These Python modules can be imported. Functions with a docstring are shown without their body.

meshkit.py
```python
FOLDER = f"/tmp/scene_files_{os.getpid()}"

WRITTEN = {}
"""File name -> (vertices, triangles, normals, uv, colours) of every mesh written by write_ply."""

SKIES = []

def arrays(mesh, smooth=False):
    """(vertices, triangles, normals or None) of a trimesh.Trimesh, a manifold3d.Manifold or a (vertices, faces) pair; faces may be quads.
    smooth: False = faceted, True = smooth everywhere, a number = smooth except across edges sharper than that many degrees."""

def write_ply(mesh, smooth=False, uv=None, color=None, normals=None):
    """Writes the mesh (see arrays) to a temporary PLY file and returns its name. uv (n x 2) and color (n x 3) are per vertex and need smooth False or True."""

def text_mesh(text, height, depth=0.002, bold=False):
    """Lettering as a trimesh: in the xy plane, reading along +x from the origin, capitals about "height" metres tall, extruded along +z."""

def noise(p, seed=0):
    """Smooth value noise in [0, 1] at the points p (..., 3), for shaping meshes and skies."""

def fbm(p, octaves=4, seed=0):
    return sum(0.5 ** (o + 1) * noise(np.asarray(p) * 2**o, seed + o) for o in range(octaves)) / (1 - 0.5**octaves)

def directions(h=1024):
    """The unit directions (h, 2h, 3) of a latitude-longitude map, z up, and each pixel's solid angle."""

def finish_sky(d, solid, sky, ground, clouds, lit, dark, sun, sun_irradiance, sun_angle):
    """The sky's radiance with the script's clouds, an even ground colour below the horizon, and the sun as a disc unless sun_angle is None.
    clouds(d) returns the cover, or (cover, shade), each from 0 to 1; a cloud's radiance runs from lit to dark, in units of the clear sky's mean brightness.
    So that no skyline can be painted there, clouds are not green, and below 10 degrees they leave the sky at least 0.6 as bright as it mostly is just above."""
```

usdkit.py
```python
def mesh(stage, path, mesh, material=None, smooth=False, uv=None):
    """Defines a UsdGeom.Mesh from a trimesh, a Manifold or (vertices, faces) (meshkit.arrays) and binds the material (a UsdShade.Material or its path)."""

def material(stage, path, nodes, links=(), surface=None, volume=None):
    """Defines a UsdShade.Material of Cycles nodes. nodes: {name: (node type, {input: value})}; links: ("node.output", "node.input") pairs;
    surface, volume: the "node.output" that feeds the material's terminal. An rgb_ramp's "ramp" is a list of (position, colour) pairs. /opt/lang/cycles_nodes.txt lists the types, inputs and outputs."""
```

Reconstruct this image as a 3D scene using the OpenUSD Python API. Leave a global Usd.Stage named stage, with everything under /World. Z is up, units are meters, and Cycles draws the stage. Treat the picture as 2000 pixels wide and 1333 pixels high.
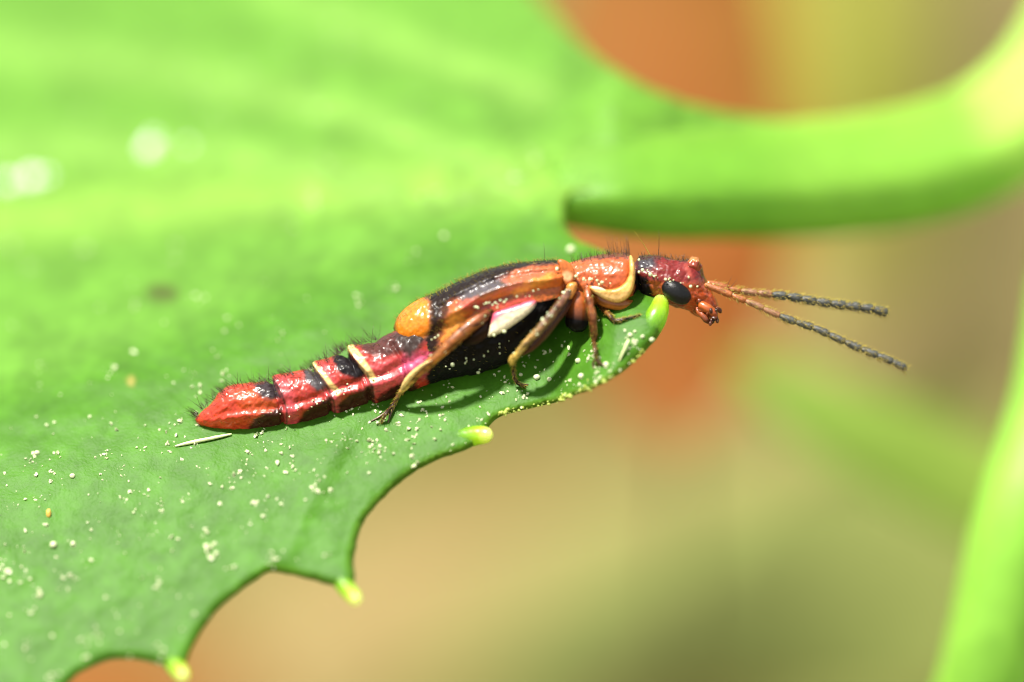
import math, random
import numpy as np, trimesh, shapely, usdkit, meshkit
from shapely.geometry import Polygon, LineString
from scipy.spatial import Delaunay
from scipy.interpolate import PchipInterpolator
from pxr import Usd, UsdGeom, UsdLux, UsdShade, Sdf, Gf, Vt

rng = np.random.default_rng(7)
stage = Usd.Stage.CreateInMemory()
UsdGeom.SetStageUpAxis(stage, 'Z')
UsdGeom.SetStageMetersPerUnit(stage, 1.0)
UsdGeom.Xform.Define(stage, '/World')
UsdGeom.Scope.Define(stage, '/World/Looks')

# ------------------------------------------------------------------ camera, sky, sun, exposure
MM = 0.001                      # the scene is modelled in millimetres and written in metres
D = 120.0                       # camera to subject, mm
FIELD = 17.4                    # width seen at the subject, mm
PITCH = math.radians(22.0)
APERTURE = 11.0                  # lens opening, mm
FOCUS = -0.15                   # plane of focus, mm behind the insect's axis
EXPOSURE = 1.48
SUN_EL, SUN_AZ = math.radians(70), math.radians(-112)   # azimuth from +y (away from the camera) towards +x
SUN_I, SKY_S = 1.0, 0.07
R = np.array([1.0, 0, 0]); F = np.array([0, math.cos(PITCH), -math.sin(PITCH)]); U = np.cross(R, F)
EYE = -D * F
cam = UsdGeom.Camera.Define(stage, '/World/camera')
m = Gf.Matrix4d(*[float(x) for x in (*R, 0, *U, 0, *(-F), 0, *(EYE * MM), 1)])
cam.AddTransformOp().Set(m)
cam.CreateHorizontalApertureAttr(36.0); cam.CreateVerticalApertureAttr(24.0)
FOCAL = 36.0 * D / FIELD
cam.CreateFocalLengthAttr(FOCAL)
cam.CreateClippingRangeAttr(Gf.Vec2f(0.02, 100.0))
cam.CreateFocusDistanceAttr((D + FOCUS) * MM)
cam.CreateFStopAttr(FOCAL / APERTURE)
cam.CreateExposureAttr(EXPOSURE)
dome = UsdLux.DomeLight.Define(stage, '/World/sky')
sun_dir = np.array([math.cos(SUN_EL) * math.sin(SUN_AZ), math.cos(SUN_EL) * math.cos(SUN_AZ), math.sin(SUN_EL)])
sky_mat = usdkit.material(stage, '/World/Looks/sky', {
    's': ('sky_texture', {'sky_type': 'single_scattering', 'sun_disc': False, 'sun_elevation': SUN_EL, 'sun_rotation': math.atan2(sun_dir[0], sun_dir[1])}),
    'm': ('mix', {'mix_type': 'saturation', 'fac': .8, 'color2': (.5, .5, .5)}),      # thin high overcast takes most of the blue out
    'b': ('background_shader', {'strength': SKY_S})}, [('s.color', 'm.color1'), ('m.color', 'b.color')], surface='b.background')
UsdShade.MaterialBindingAPI.Apply(dome.GetPrim()).Bind(sky_mat)
dome.GetPrim().SetCustomDataByKey('kind', 'structure')
sun = UsdLux.DistantLight.Define(stage, '/World/sun')
sun.CreateIntensityAttr(SUN_I); sun.CreateAngleAttr(5.0); sun.CreateNormalizeAttr(True); sun.CreateColorAttr(Gf.Vec3f(1.0, 0.95, 0.87))
zax = sun_dir; xax = np.cross([0, 1, 0], zax); xax /= np.linalg.norm(xax); yax = np.cross(zax, xax)
sun.AddTransformOp().Set(Gf.Matrix4d(*[float(v) for v in (*xax, 0, *yax, 0, *zax, 0, 0, 0, 0, 1)]))

# ------------------------------------------------------------------ helpers
K = FIELD / 2000.0              # one unit of the drawing grid, mm at the subject


def P(x, y, w):
    """The point that lies w mm behind the subject plane (x right, y down, on a grid whose pitch is K at the subject)."""
    x, y, w = np.broadcast_arrays(np.asarray(x, float), np.asarray(y, float), np.asarray(w, float))
    return EYE + (D + w)[..., None] * (F + ((x - 1000) * K / D)[..., None] * R + ((666.5 - y) * K / D)[..., None] * U)


GROUND_Z = -46.0


def ground_w(x, y):
    d = F[2] + (666.5 - y) * K / D * U[2]
    return (GROUND_Z - EYE[2]) / d - D


used = {}


def numbered(parent, name):
    n = used.get((parent, name), 0); used[(parent, name)] = n + 1
    return f'{parent}/{name}' + (f'_{n:03d}' if n else '')


def tag(prim, label=None, cat=None, group=None, kind=None):
    prim = prim.GetPrim() if hasattr(prim, 'GetPrim') else prim
    for k, v in (('label', label), ('category', cat), ('group', group), ('kind', kind)):
        if v: prim.SetCustomDataByKey(k, v)
    return prim


def thing(name, label, cat, group=None, loc=(0, 0, 0)):
    x = UsdGeom.Xform.Define(stage, numbered('/World', name))
    tag(x, label, cat, group)
    return x


def obj(name, vf, mat, parent=None, col=None, smooth=True):
    """Defines one Mesh from (vertices in mm, faces)."""
    path = numbered(str(parent.GetPath()) if parent is not None else '/World', name)
    v, f = vf
    mm = usdkit.mesh(stage, path, (np.asarray(v) * MM, np.asarray(f)), M[mat], smooth=smooth)
    if col is not None:
        UsdGeom.PrimvarsAPI(mm).CreatePrimvar('pigment', Sdf.ValueTypeNames.Color3fArray, 'vertex').Set(Vt.Vec3fArray.FromNumpy(np.clip(col, 0, 1).astype(np.float32)))
    return mm


def smoothstep(a, b, x):
    t = np.clip((x - a) / (b - a), 0, 1); return t * t * (3 - 2 * t)


def lattice(nu, nv, closed_v=True):
    """Faces of a grid of nu rows of nv points, rows joined; each row a ring when closed_v."""
    i, j = np.meshgrid(np.arange(nu - 1), np.arange(nv if closed_v else nv - 1), indexing='ij')
    a = i * nv + j; b = i * nv + (j + 1) % nv; c = a + nv; d = b + nv
    return np.vstack([np.stack([a, b, d], -1).reshape(-1, 3), np.stack([a, d, c], -1).reshape(-1, 3)])


def outward(v, f):
    t = trimesh.Trimesh(v, f, process=False)
    return f if t.volume > 0 else f[:, ::-1]


def close_ends(v, f, nu, nv):
    c0, c1 = v[:nv].mean(0), v[-nv:].mean(0)
    n = len(v); j = np.arange(nv); k = (j + 1) % nv
    f = np.vstack([f, np.stack([k, j, np.full(nv, n)], -1), np.stack([(nu - 1) * nv + j, (nu - 1) * nv + k, np.full(nv, n + 1)], -1)])
    v = np.vstack([v, c0, c1])
    return v, outward(v, f)


def tube(pts, radii, sides=12, per=6, cols=None, squash=1.0, bump=0.0, seed=0):
    """Round tube through grid points (x, y, w) with radii in grid units; cols one colour per point."""
    pts = np.asarray(pts, float); radii = np.asarray(radii, float)
    t = np.concatenate([[0], np.cumsum(np.linalg.norm(np.diff(pts * [K, K, 1], axis=0), axis=1) + 1e-9)])
    tt = np.unique(np.concatenate([np.linspace(a, b, per, endpoint=False) for a, b in zip(t[:-1], t[1:])] + [[t[-1]]]))
    q = PchipInterpolator(t, pts)(tt); r = PchipInterpolator(t, radii)(tt) * K
    p = P(q[:, 0], q[:, 1], q[:, 2])
    tan = np.gradient(p, axis=0); tan /= np.linalg.norm(tan, axis=1, keepdims=True)
    e1 = np.cross(tan, F + 0.01 * U); e1 /= np.linalg.norm(e1, axis=1, keepdims=True); e2 = np.cross(tan, e1)
    a = np.linspace(0, 2 * np.pi, sides, endpoint=False)
    rr = np.repeat(r[:, None], sides, 1)
    if bump:
        base = p[:, None] + rr[..., None] * (np.cos(a)[None, :, None] * e1[:, None] + np.sin(a)[None, :, None] * e2[:, None])
        rr = rr * (1 + bump * (meshkit.fbm(base * 22, 3, seed) - .5) * 2)
    v = (p[:, None] + rr[..., None] * (np.cos(a)[None, :, None] * e1[:, None] + squash * np.sin(a)[None, :, None] * e2[:, None])).reshape(-1, 3)
    v, f = close_ends(v, lattice(len(p), sides), len(p), sides)
    if cols is None:
        return v, f
    c = np.stack([np.interp(tt, t, np.asarray(cols, float)[:, i]) for i in range(3)], -1)
    c = np.repeat(c, sides, 0); c = np.vstack([c, c[0], c[-1]])
    return (v, f), c


def join(parts):
    vs, fs, n = [], [], 0
    for v, f in parts:
        vs.append(v); fs.append(np.asarray(f) + n); n += len(v)
    return np.vstack(vs), np.vstack(fs)


def ball(x, y, w, r, sub=2, stretch=(1, 1, 1), rough=0.0, seed=0):
    s = trimesh.creation.icosphere(sub)
    v = s.vertices * stretch
    if rough: v = v * (1 + rough * (meshkit.noise(s.vertices * 1.7 + 9 + seed * 3.1)[:, None] - .5) * 2)
    return P(x, y, w) + r * K * (v[:, :1] * R + v[:, 1:2] * U + v[:, 2:3] * F), outward(v, s.faces)


def paint(col, x, y, poly, color, soft=4.0, amount=1.0):
    """Pigment laid over the colours of the points (x, y): an area with soft edges."""
    g = Polygon(poly) if len(poly) > 2 else None
    pts = shapely.points(x, y)
    if not g.is_valid: g = g.buffer(0)
    sd = np.where(shapely.contains(g, pts), -shapely.distance(g.boundary, pts), shapely.distance(g, pts))
    a = (amount * (1 - smoothstep(-soft, soft, sd)))[:, None]
    col[:] = col * (1 - a) + np.asarray(color) * a


def stroke(col, x, y, line, width, color, soft=3.0, amount=1.0):
    d = shapely.distance(LineString(line), shapely.points(x, y))
    a = (amount * (1 - smoothstep(width / 2 - soft, width / 2 + soft, d)))[:, None]
    col[:] = col * (1 - a) + np.asarray(color) * a


def oval(cx, cy, a, b, deg):
    t = np.linspace(0, 2 * np.pi, 40, endpoint=False); c, s = math.cos(math.radians(deg)), math.sin(math.radians(deg))
    return np.stack([cx + a * np.cos(t) * c - b * np.sin(t) * s, cy + a * np.cos(t) * s + b * np.sin(t) * c], -1)


# ------------------------------------------------------------------ materials
M = {}


def mat(name, nodes, links, surface):
    M[name] = usdkit.material(stage, '/World/Looks/' + name, nodes, links, surface=surface)


def coat_mat(name, pigment=True, color=(.5, .5, .5), rough=.3, spec=.5, coat=0., scale=40, vary=.25, bump=.3, bscale=90, dist=.01, translucent=0., tcolor=None, sss=0., sssr=(1, .6, .2), sscale=.2, sheen=0., detail=3, dull=False):
    """Generic organic material: pigment, broken up by noise, with fine relief. Scales are per millimetre, distances in millimetres."""
    n = {'g': ('texture_coordinate', {}), 'mp': ('mapping', {'scale': (1000, 1000, 1000)}),
         'n1': ('noise_texture', {'scale': scale, 'detail': detail, 'roughness': .6}), 'n2': ('noise_texture', {'scale': bscale, 'detail': 3.}),
         'r': ('rgb_ramp', {'ramp': [(.25, (1 - vary,) * 3), (.75, (1 + vary,) * 3)]}),
         'mul': ('mix', {'mix_type': 'multiply', 'fac': 1.0, 'color1': color}),
         'bp': ('bump', {'strength': bump, 'distance': dist * MM}),
         'p': ('principled_bsdf', {'roughness': rough, 'specular_ior_level': spec, 'coat_weight': coat, 'coat_roughness': .15, 'subsurface_weight': sss, 'subsurface_radius': sssr, 'subsurface_scale': sscale * MM, 'sheen_weight': sheen})}
    l = [('g.object', 'mp.vector'), ('mp.vector', 'n1.vector'), ('mp.vector', 'n2.vector'), ('n1.fac', 'r.fac'), ('r.color', 'mul.color2'),
         ('mul.color', 'p.base_color'), ('n2.fac', 'bp.height'), ('bp.normal', 'p.normal')]
    if pigment:
        n['a'] = ('attribute', {'attribute': 'pigment'}); l.append(('a.color', 'mul.color1'))
        if dull:    # the black parts are matt, the coloured ones glossy
            n['lm'] = ('math', {'math_type': 'multiply_add', 'value2': 6.0, 'value3': .03}); n['lc'] = ('math', {'math_type': 'minimum', 'value2': spec})
            l += [('a.color', 'lm.value1'), ('lm.value', 'lc.value1'), ('lc.value', 'p.specular_ior_level'), ('lc.value', 'p.coat_weight')]
    out = 'p.BSDF'
    if translucent:
        n['t'] = ('translucent_bsdf', {}); n['tm'] = ('mix', {'mix_type': 'multiply', 'fac': 1.0, 'color2': tcolor or (1, 1, 1)})
        n['mx'] = ('mix_closure', {'fac': translucent})
        l += [('mul.color', 'tm.color1'), ('tm.color', 't.color'), ('p.BSDF', 'mx.closure1'), ('t.BSDF', 'mx.closure2')]
        out = 'mx.closure'
    mat(name, n, l, out)


coat_mat('leaf', rough=.5, spec=.24, scale=3.2, vary=.18, bump=.42, bscale=19, dist=.025, translucent=.38, tcolor=(1.2, 1.3, .38), sheen=.04)
coat_mat('petiole', rough=.5, spec=.24, scale=2.0, vary=.12, bump=.2, bscale=9, dist=.02, sss=.3, sssr=(.8, 1, .25), sscale=.4)
coat_mat('tooth', rough=.3, spec=.5, scale=6, vary=.1, bump=.1, bscale=20, dist=.01, sss=.6, sssr=(.9, 1, .15), sscale=.15)
coat_mat('chitin', rough=.40, spec=.38, coat=0., dull=True, scale=16, vary=.3, bump=.2, bscale=34, dist=.01)
coat_mat('horn', rough=.35, spec=.5, coat=.1, scale=20, vary=.35, bump=.45, bscale=40, dist=.008)
coat_mat('velvet', rough=.5, spec=.5, scale=24, vary=.45, bump=.7, bscale=48, dist=.012)
coat_mat('eye', pigment=False, color=(.006, .006, .006), rough=.3, spec=.3, scale=30, vary=.3, bump=.6, bscale=60, dist=.01)
coat_mat('hair_dark', pigment=False, color=(.035, .018, .008), rough=.35, vary=.2)
coat_mat('hair_gold', pigment=False, color=(.42, .33, .05), rough=.35, vary=.2, translucent=.35)
coat_mat('granule', pigment=False, color=(.62, .68, .40), rough=.35, spec=.5, scale=30, vary=.15, bump=.3, bscale=60, dist=.01, translucent=.15)
coat_mat('glint_bead', pigment=False, color=(.85, .87, .8), rough=.3, spec=.5, scale=30, vary=.05)
coat_mat('ochre_granule', pigment=False, color=(.7, .42, .08), rough=.4, scale=30, vary=.15)
coat_mat('fibre', pigment=False, color=(.62, .66, .33), rough=.4, scale=20, vary=.2)
coat_mat('yellow_granule', pigment=False, color=(.36, .44, .07), rough=.4, scale=30, vary=.2, translucent=.2)


def plain(name, c1, c2, scale, rough=.7, translucent=0., distortion=.5):
    n = {'g': ('texture_coordinate', {}), 'mp': ('mapping', {'scale': (1000, 1000, 1000)}), 'n': ('noise_texture', {'scale': scale, 'detail': 3., 'distortion': distortion}),
         'r': ('rgb_ramp', {'ramp': [(.35, c1), (.65, c2)]}), 'p': ('principled_bsdf', {'roughness': rough, 'specular_ior_level': .12})}
    l = [('g.object', 'mp.vector'), ('mp.vector', 'n.vector'), ('n.fac', 'r.fac'), ('r.color', 'p.base_color')]
    out = 'p.BSDF'
    if translucent:
        n['t'] = ('translucent_bsdf', {}); n['mx'] = ('mix_closure', {'fac': translucent})
        l += [('r.color', 't.color'), ('p.BSDF', 'mx.closure1'), ('t.BSDF', 'mx.closure2')]; out = 'mx.closure'
    mat(name, n, l, out)


plain('soil', (.075, .066, .014), (.13, .11, .03), .05)
plain('orange_leaf', (.235, .072, .013), (.165, .085, .014), .12, translucent=.2)
plain('straw', (.25, .185, .072), (.31, .235, .10), .1, translucent=.15)
plain('brown_leaf', (.155, .125, .048), (.20, .165, .062), .1, translucent=.1)
plain('lime_blade', (.24, .25, .035), (.29, .30, .045), .1, translucent=.25)
plain('grass', (.15, .24, .032), (.20, .29, .045), .12, translucent=.3)
plain('shadow_olive', (.095, .08, .018), (.125, .105, .026), .1)
plain('moss_leaf', (.125, .15, .034), (.165, .185, .052), .06, translucent=.15)

# ------------------------------------------------------------------ ground
g = 20000.0
gx = np.concatenate([-np.geomspace(g, 60, 12), np.linspace(-50, 50, 21), np.geomspace(60, g, 12)])
GX, GY = np.meshgrid(gx, gx + 100, indexing='ij')
GZ = GROUND_Z + 2.5 * (meshkit.fbm(np.stack([GX / 14, GY / 14, GX * 0], -1), 3, 4) - .5) * (np.hypot(GX, GY - 100) < 400)
gv = np.stack([GX, GY, GZ], -1).reshape(-1, 3)
gf = lattice(len(gx), len(gx), False)
if np.cross(gv[gf[0, 1]] - gv[gf[0, 0]], gv[gf[0, 2]] - gv[gf[0, 0]])[2] < 0: gf = gf[:, ::-1]
tag(obj('ground', (gv, gf), 'soil'), kind='structure', label='olive brown soil far below the leaf, entirely out of focus')

# ------------------------------------------------------------------ the big leaf: blade shape


def PET(x):
    """Depth of the petiole's axis."""
    return np.interp(x, [1000, 1100, 1200, 1300, 1450, 1600, 1750, 1880, 1980, 2060, 2120, 2150], [3.2, 3.2, 3.28, 3.62, 4.4, 5.2, 6.0, 6.7, 7.3, 7.8, 8.2, 8.4])



def Wbase(x, y):
    x, y = np.asarray(x, float), np.asarray(y, float)
    s = (950 - .2 * x - y) * K * .98
    d = ((760 - 370 / 1080 * x) - y) * K * (1080 / math.hypot(370, 1080))
    sp = lambda t, a: a * np.logaddexp(0, t / a)
    w = .55 * s + .32 * (sp(s, .5) - sp(0, .5)) + 1.05 * sp(d, .45)
    b = smoothstep(1050, 1210, x)
    w = w * (1 - b) + (PET(x) - .1 + .42 * smoothstep(1120, 1580, x) + .22 * smoothstep(190, 0, np.interp(x, [1100, 1300, 1600], [376, 369, 355]) - y) - .67 * K * np.interp(x, [1010, 1110, 1200, 1300, 1450, 1600], [46, 74, 95, 106, 113, 117]) + 1.09 * (np.interp(x, [1000, 1300, 1600], [366, 357, 343]) - y) * K) * b
    w = w - 1.15 * np.exp(-((x - 1300) / 140) ** 2 - ((y - 600) / 120) ** 2)
    return w


def midrib_y(x):
    return np.interp(x, [-1300, -500, 0, 450, 800, 1000, 1150, 1400, 1600], [640, 500, 432, 388, 362, 354, 350, 346, 340])


veins = [[(1000, 352), (700, 225), (300, 130), (0, 95), (-400, 90)], [(760, 365), (450, 300), (150, 290), (-300, 310)], [(1050, 180), (800, 90), (500, -40)],
         [(900, 358), (650, 470), (300, 610), (0, 700), (-300, 760)], [(600, 376), (350, 470), (0, 560), (-300, 620)], [(1040, 380), (900, 520), (760, 720), (640, 900), (560, 1080)]]


def relief(x, y):
    """Height of the upper surface over the plain blade, mm: midrib and veins proud, the blade between them quilted."""
    dm = np.abs(y - midrib_y(x))
    h = .20 * np.exp(-(dm / 34) ** 2) * smoothstep(1120, 860, x)
    for i, vn in enumerate(veins):
        dv = shapely.distance(LineString(vn), shapely.points(x, y))
        h = h + (.10 if i < 3 else .05) * np.exp(-(dv / 24) ** 2)
    q = np.stack([x / 46, y / 34, x * 0], -1)
    h = h + (.055 + .13 * smoothstep(500, 250, y)) * (meshkit.fbm(q, 3, 5) - .5)
    q = np.stack([x / 9, y / 7, x * 0], -1)
    h = h + .012 * (meshkit.fbm(q, 2, 8) - .5)
    return h


outline = [(1118, 378), (1103, 398), (1104, 440), (1120, 466), (1160, 482), (1200, 498), (1240, 528), (1268, 560), (1290, 588), (1301, 612), (1297, 640), (1276, 670), (1246, 704), (1200, 738), (1160, 760), (1120, 775),
           (1060, 795), (1010, 803), (975, 814), (958, 830), (948, 848), (938, 862), (915, 876), (870, 893), (830, 908), (790, 935), (755, 965), (722, 1000), (703, 1030), (697, 1060), (690, 1092), (692, 1128), (694, 1148), (684, 1158), (668, 1146),
           (650, 1142), (625, 1138), (600, 1131), (565, 1122), (535, 1117), (515, 1120), (490, 1140), (460, 1160), (430, 1185), (405, 1215), (385, 1245), (371, 1274), (364, 1296), (352, 1306), (334, 1302),
           (310, 1296), (285, 1291), (255, 1287), (215, 1288), (180, 1300), (150, 1318), (128, 1340), (105, 1385), (85, 1430), (40, 1440), (-60, 1425), (-160, 1480), (-230, 1500), (-420, 1440), (-520, 1460), (-760, 1330), (-860, 1300),
           (-1100, 1050), (-1300, 760), (-1280, 640), (-1150, 400), (-900, 150), (-600, -40), (-300, -180), (0, -270), (300, -320), (600, -310), (830, -240), (960, -130), (1030, -40), (1070, 8), (1110, 58), (1150, 98), (1200, 133), (1260, 168), (1330, 197),
           (1400, 217), (1480, 230), (1540, 236), (1600, 262), (1600, 320), (1560, 352), (1450, 362), (1300, 369), (1170, 374)]


def chaikin(p, n):
    p = np.asarray(p, float)
    for _ in range(n):
        q = np.roll(p, -1, 0); p = np.stack([.75 * p + .25 * q, .25 * p + .75 * q], 1).reshape(-1, 2)
    return p


ring = Polygon(chaikin(outline, 2))
L = ring.exterior.length
ss = np.arange(0, L, 5.0)
edge = np.array([ring.exterior.interpolate(s).coords[0] for s in ss])
nrm = np.roll(edge, -1, 0) - np.roll(edge, 1, 0); nrm = np.stack([nrm[:, 1], -nrm[:, 0]], -1) / np.linalg.norm(nrm, axis=1, keepdims=True)
edge = edge + nrm * (5.0 * (meshkit.fbm(np.stack([edge[:, 0] / 22, edge[:, 1] / 22, 0 * edge[:, 0]], -1), 3, 2) - .5))[:, None]
ring = Polygon(edge).buffer(0)
parts = []
for x0, x1, y0, y1, st in ((-60, 1640, -20, 1350, 6.0),):
    xs, ys = np.meshgrid(np.arange(x0, x1, st), np.arange(y0, y1, st), indexing='ij')
    parts.append(np.stack([xs.ravel(), ys.ravel()], -1))
xs, ys = np.meshgrid(np.arange(-1320, 1640, 22.), np.arange(-340, 1520, 22.), indexing='ij')
far = np.stack([xs.ravel(), ys.ravel()], -1)
far = far[~((far[:, 0] > -66) & (far[:, 1] > -26) & (far[:, 1] < 1354))]
grid = np.vstack(parts + [far])
grid = grid + rng.uniform(-1.6, 1.6, grid.shape)
pt = shapely.points(grid)
keep = shapely.contains(ring, pt)
grid = grid[keep]; dist = shapely.distance(ring.exterior, shapely.points(grid))
grid, dist = grid[dist > 2.5], dist[dist > 2.5]
xy = np.vstack([edge, grid]); nb = len(edge); dist = np.concatenate([np.zeros(nb), dist])
tri = Delaunay(xy).simplices
cen = xy[tri].mean(1)
tri = tri[shapely.contains(ring.buffer(.2), shapely.points(cen))]
e1, e2 = xy[tri[:, 1]] - xy[tri[:, 0]], xy[tri[:, 2]] - xy[tri[:, 0]]
area = e1[:, 0] * e2[:, 1] - e1[:, 1] * e2[:, 0]
tri = np.where((area > 0)[:, None], tri[:, ::-1], tri)      # y runs down: this turns the faces to the viewer
W0 = Wbase(xy[:, 0], xy[:, 1])
half = .15 * np.sqrt(1 - (1 - np.clip(dist / 20, 0, 1)) ** 2)
half = half * (1 - .75 * smoothstep(1085, 1180, xy[:, 0]) * smoothstep(450, 400, xy[:, 1]))
edge_fade = smoothstep(0, 30, dist)
rel = relief(xy[:, 0], xy[:, 1])
top = P(xy[:, 0], xy[:, 1], W0 - half - rel * edge_fade)
ins = np.arange(nb, len(xy))
bot = P(xy[ins, 0], xy[ins, 1], W0[ins] + half[ins] + .25 * np.exp(-((xy[ins, 1] - midrib_y(xy[ins, 0])) / 40) ** 2) * edge_fade[ins])
lv = np.vstack([top, bot])
tri_b = np.where(tri < nb, tri, tri + len(xy) - nb)[:, ::-1]
lf = np.vstack([tri, tri_b])


def Wtop(x, y):
    x, y = np.atleast_1d(np.asarray(x, float)), np.atleast_1d(np.asarray(y, float))
    dd = shapely.distance(ring.exterior, shapely.points(x, y))
    hh = .15 * np.sqrt(1 - (1 - np.clip(dd / 20, 0, 1)) ** 2)
    return Wbase(x, y) - hh - relief(x, y) * smoothstep(0, 30, dd)


def wt(x, y): return float(Wtop(x, y)[0])


# colour of the blade: shade of the fold painted as darker green in front, paler and yellower along midrib and veins, thin yellow rim
x, y = xy[:, 0], xy[:, 1]
base = np.array([.087, .245, .020]); pale = np.array([.155, .34, .042]); fold_shade = np.array([.064, .205, .008])
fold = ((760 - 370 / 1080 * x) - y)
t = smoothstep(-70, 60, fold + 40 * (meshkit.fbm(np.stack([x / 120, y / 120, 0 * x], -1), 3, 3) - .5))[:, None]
lc = fold_shade * (1 - t) + (.55 * base + .45 * pale) * t
mid = np.exp(-((y - midrib_y(x) + 5) / 52) ** 2)[:, None]
lc = lc * (1 - .85 * mid) + np.array([.23, .43, .055]) * .85 * mid  # pale midrib, brightened further in colour for light its relief misses
jn = (smoothstep(1020, 1220, x) * smoothstep(60, 230, y) * smoothstep(440, 375, y))[:, None]
lc = lc * (1 - jn) + np.array([.13, .31, .030]) * jn
for vn in veins[:3]:
    a = (.85 * np.exp(-(shapely.distance(LineString(vn), shapely.points(x, y)) / 34) ** 2))[:, None]
    lc = lc * (1 - a) + np.array([.20, .40, .06]) * a
mott = meshkit.fbm(np.stack([x / 60, y / 42, 0 * x], -1), 4, 12)[:, None]
lc = lc * (1 + .55 * (mott - .5))
rim = np.exp(-(dist / 9) ** 2)[:, None] * (smoothstep(0, 900, x) * .8 + .2)[:, None]
lc = lc * (1 - .55 * rim) + np.array([.22, .34, .03]) * .55 * rim
paint(lc, x, y, oval(318, 572, 30, 17, 5), (.06, .06, .015), 14, .8)
paint(lc, x, y, oval(256, 745, 8, 10, 0), (.4, .33, .08), 5, .8)
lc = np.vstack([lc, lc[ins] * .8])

plant = thing('leafy_plant', 'green plant with the large toothed leaf that carries the insect, thick petiole and upright stem', 'plant')
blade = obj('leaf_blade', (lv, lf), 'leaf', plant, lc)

# gland-tipped teeth of the margin
G1, G2, G3 = (.06, .19, .013), (.24, .45, .012), (.50, .64, .13)
teeth = [([(1250, 676), (1266, 650), (1279, 624), (1289, 599), (1292, 577)], [4, 20, 22.5, 18, 9]),
         ([(850, 872), (885, 860), (918, 853), (942, 850), (959, 850)], [10, 19, 20, 18, 10]),
         ([(635, 1086), (655, 1118), (674, 1146), (690, 1164), (699, 1176)], [10, 18, 17, 15, 9]),
         ([(312, 1246), (326, 1276), (342, 1300), (354, 1314), (362, 1325)], [10, 18, 18, 16, 9]),
         ([(62, 1380), (70, 1400), (78, 1425), (84, 1445), (88, 1462)], [10, 18, 18, 16, 9])]
for i, (pts, rad) in enumerate(teeth):
    w = [float(Wbase(a, b)) + .16 - .085 * j for j, (a, b) in enumerate(pts)]
    tip = (pts[-1][0] * 1.25 - pts[-2][0] * .25, pts[-1][1] * 1.25 - pts[-2][1] * .25)
    pts = pts + [tip]; rad = rad + [1.5]; w = w + [w[-1]]
    n = len(pts)
    cols = [G1, G1, (.12, .30, .010), G2, G3, G3]
    tb, c = tube([(*p, q) for p, q in zip(pts, w)], rad, 20, 6, cols, bump=.04, seed=i)
    obj('tooth', tb, 'tooth', blade, c)

# petiole and stem
px_ = [860, 930, 1010, 1110, 1200, 1300, 1450, 1600, 1750, 1880, 1980, 2060, 2120, 2150]
py_ = [364, 364, 366, 366, 361, 357, 350, 343, 326, 290, 232, 150, 40, -60]
pr_ = [8, 22, 46, 74, 95, 106, 113, 117, 118, 117, 116, 116, 112, 100]
pw_ = [float(Wbase(a, 355)) + o for a, o in zip(px_[:3], (.10, .22, .42))] + [float(PET(a)) for a in px_[3:]]
pcols = [(.088, .225, .016)] * 5 + [(.10, .25, .019)] * 2 + [(.13, .29, .027)] * 3 + [(.24, .43, .06)] * 4
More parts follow.
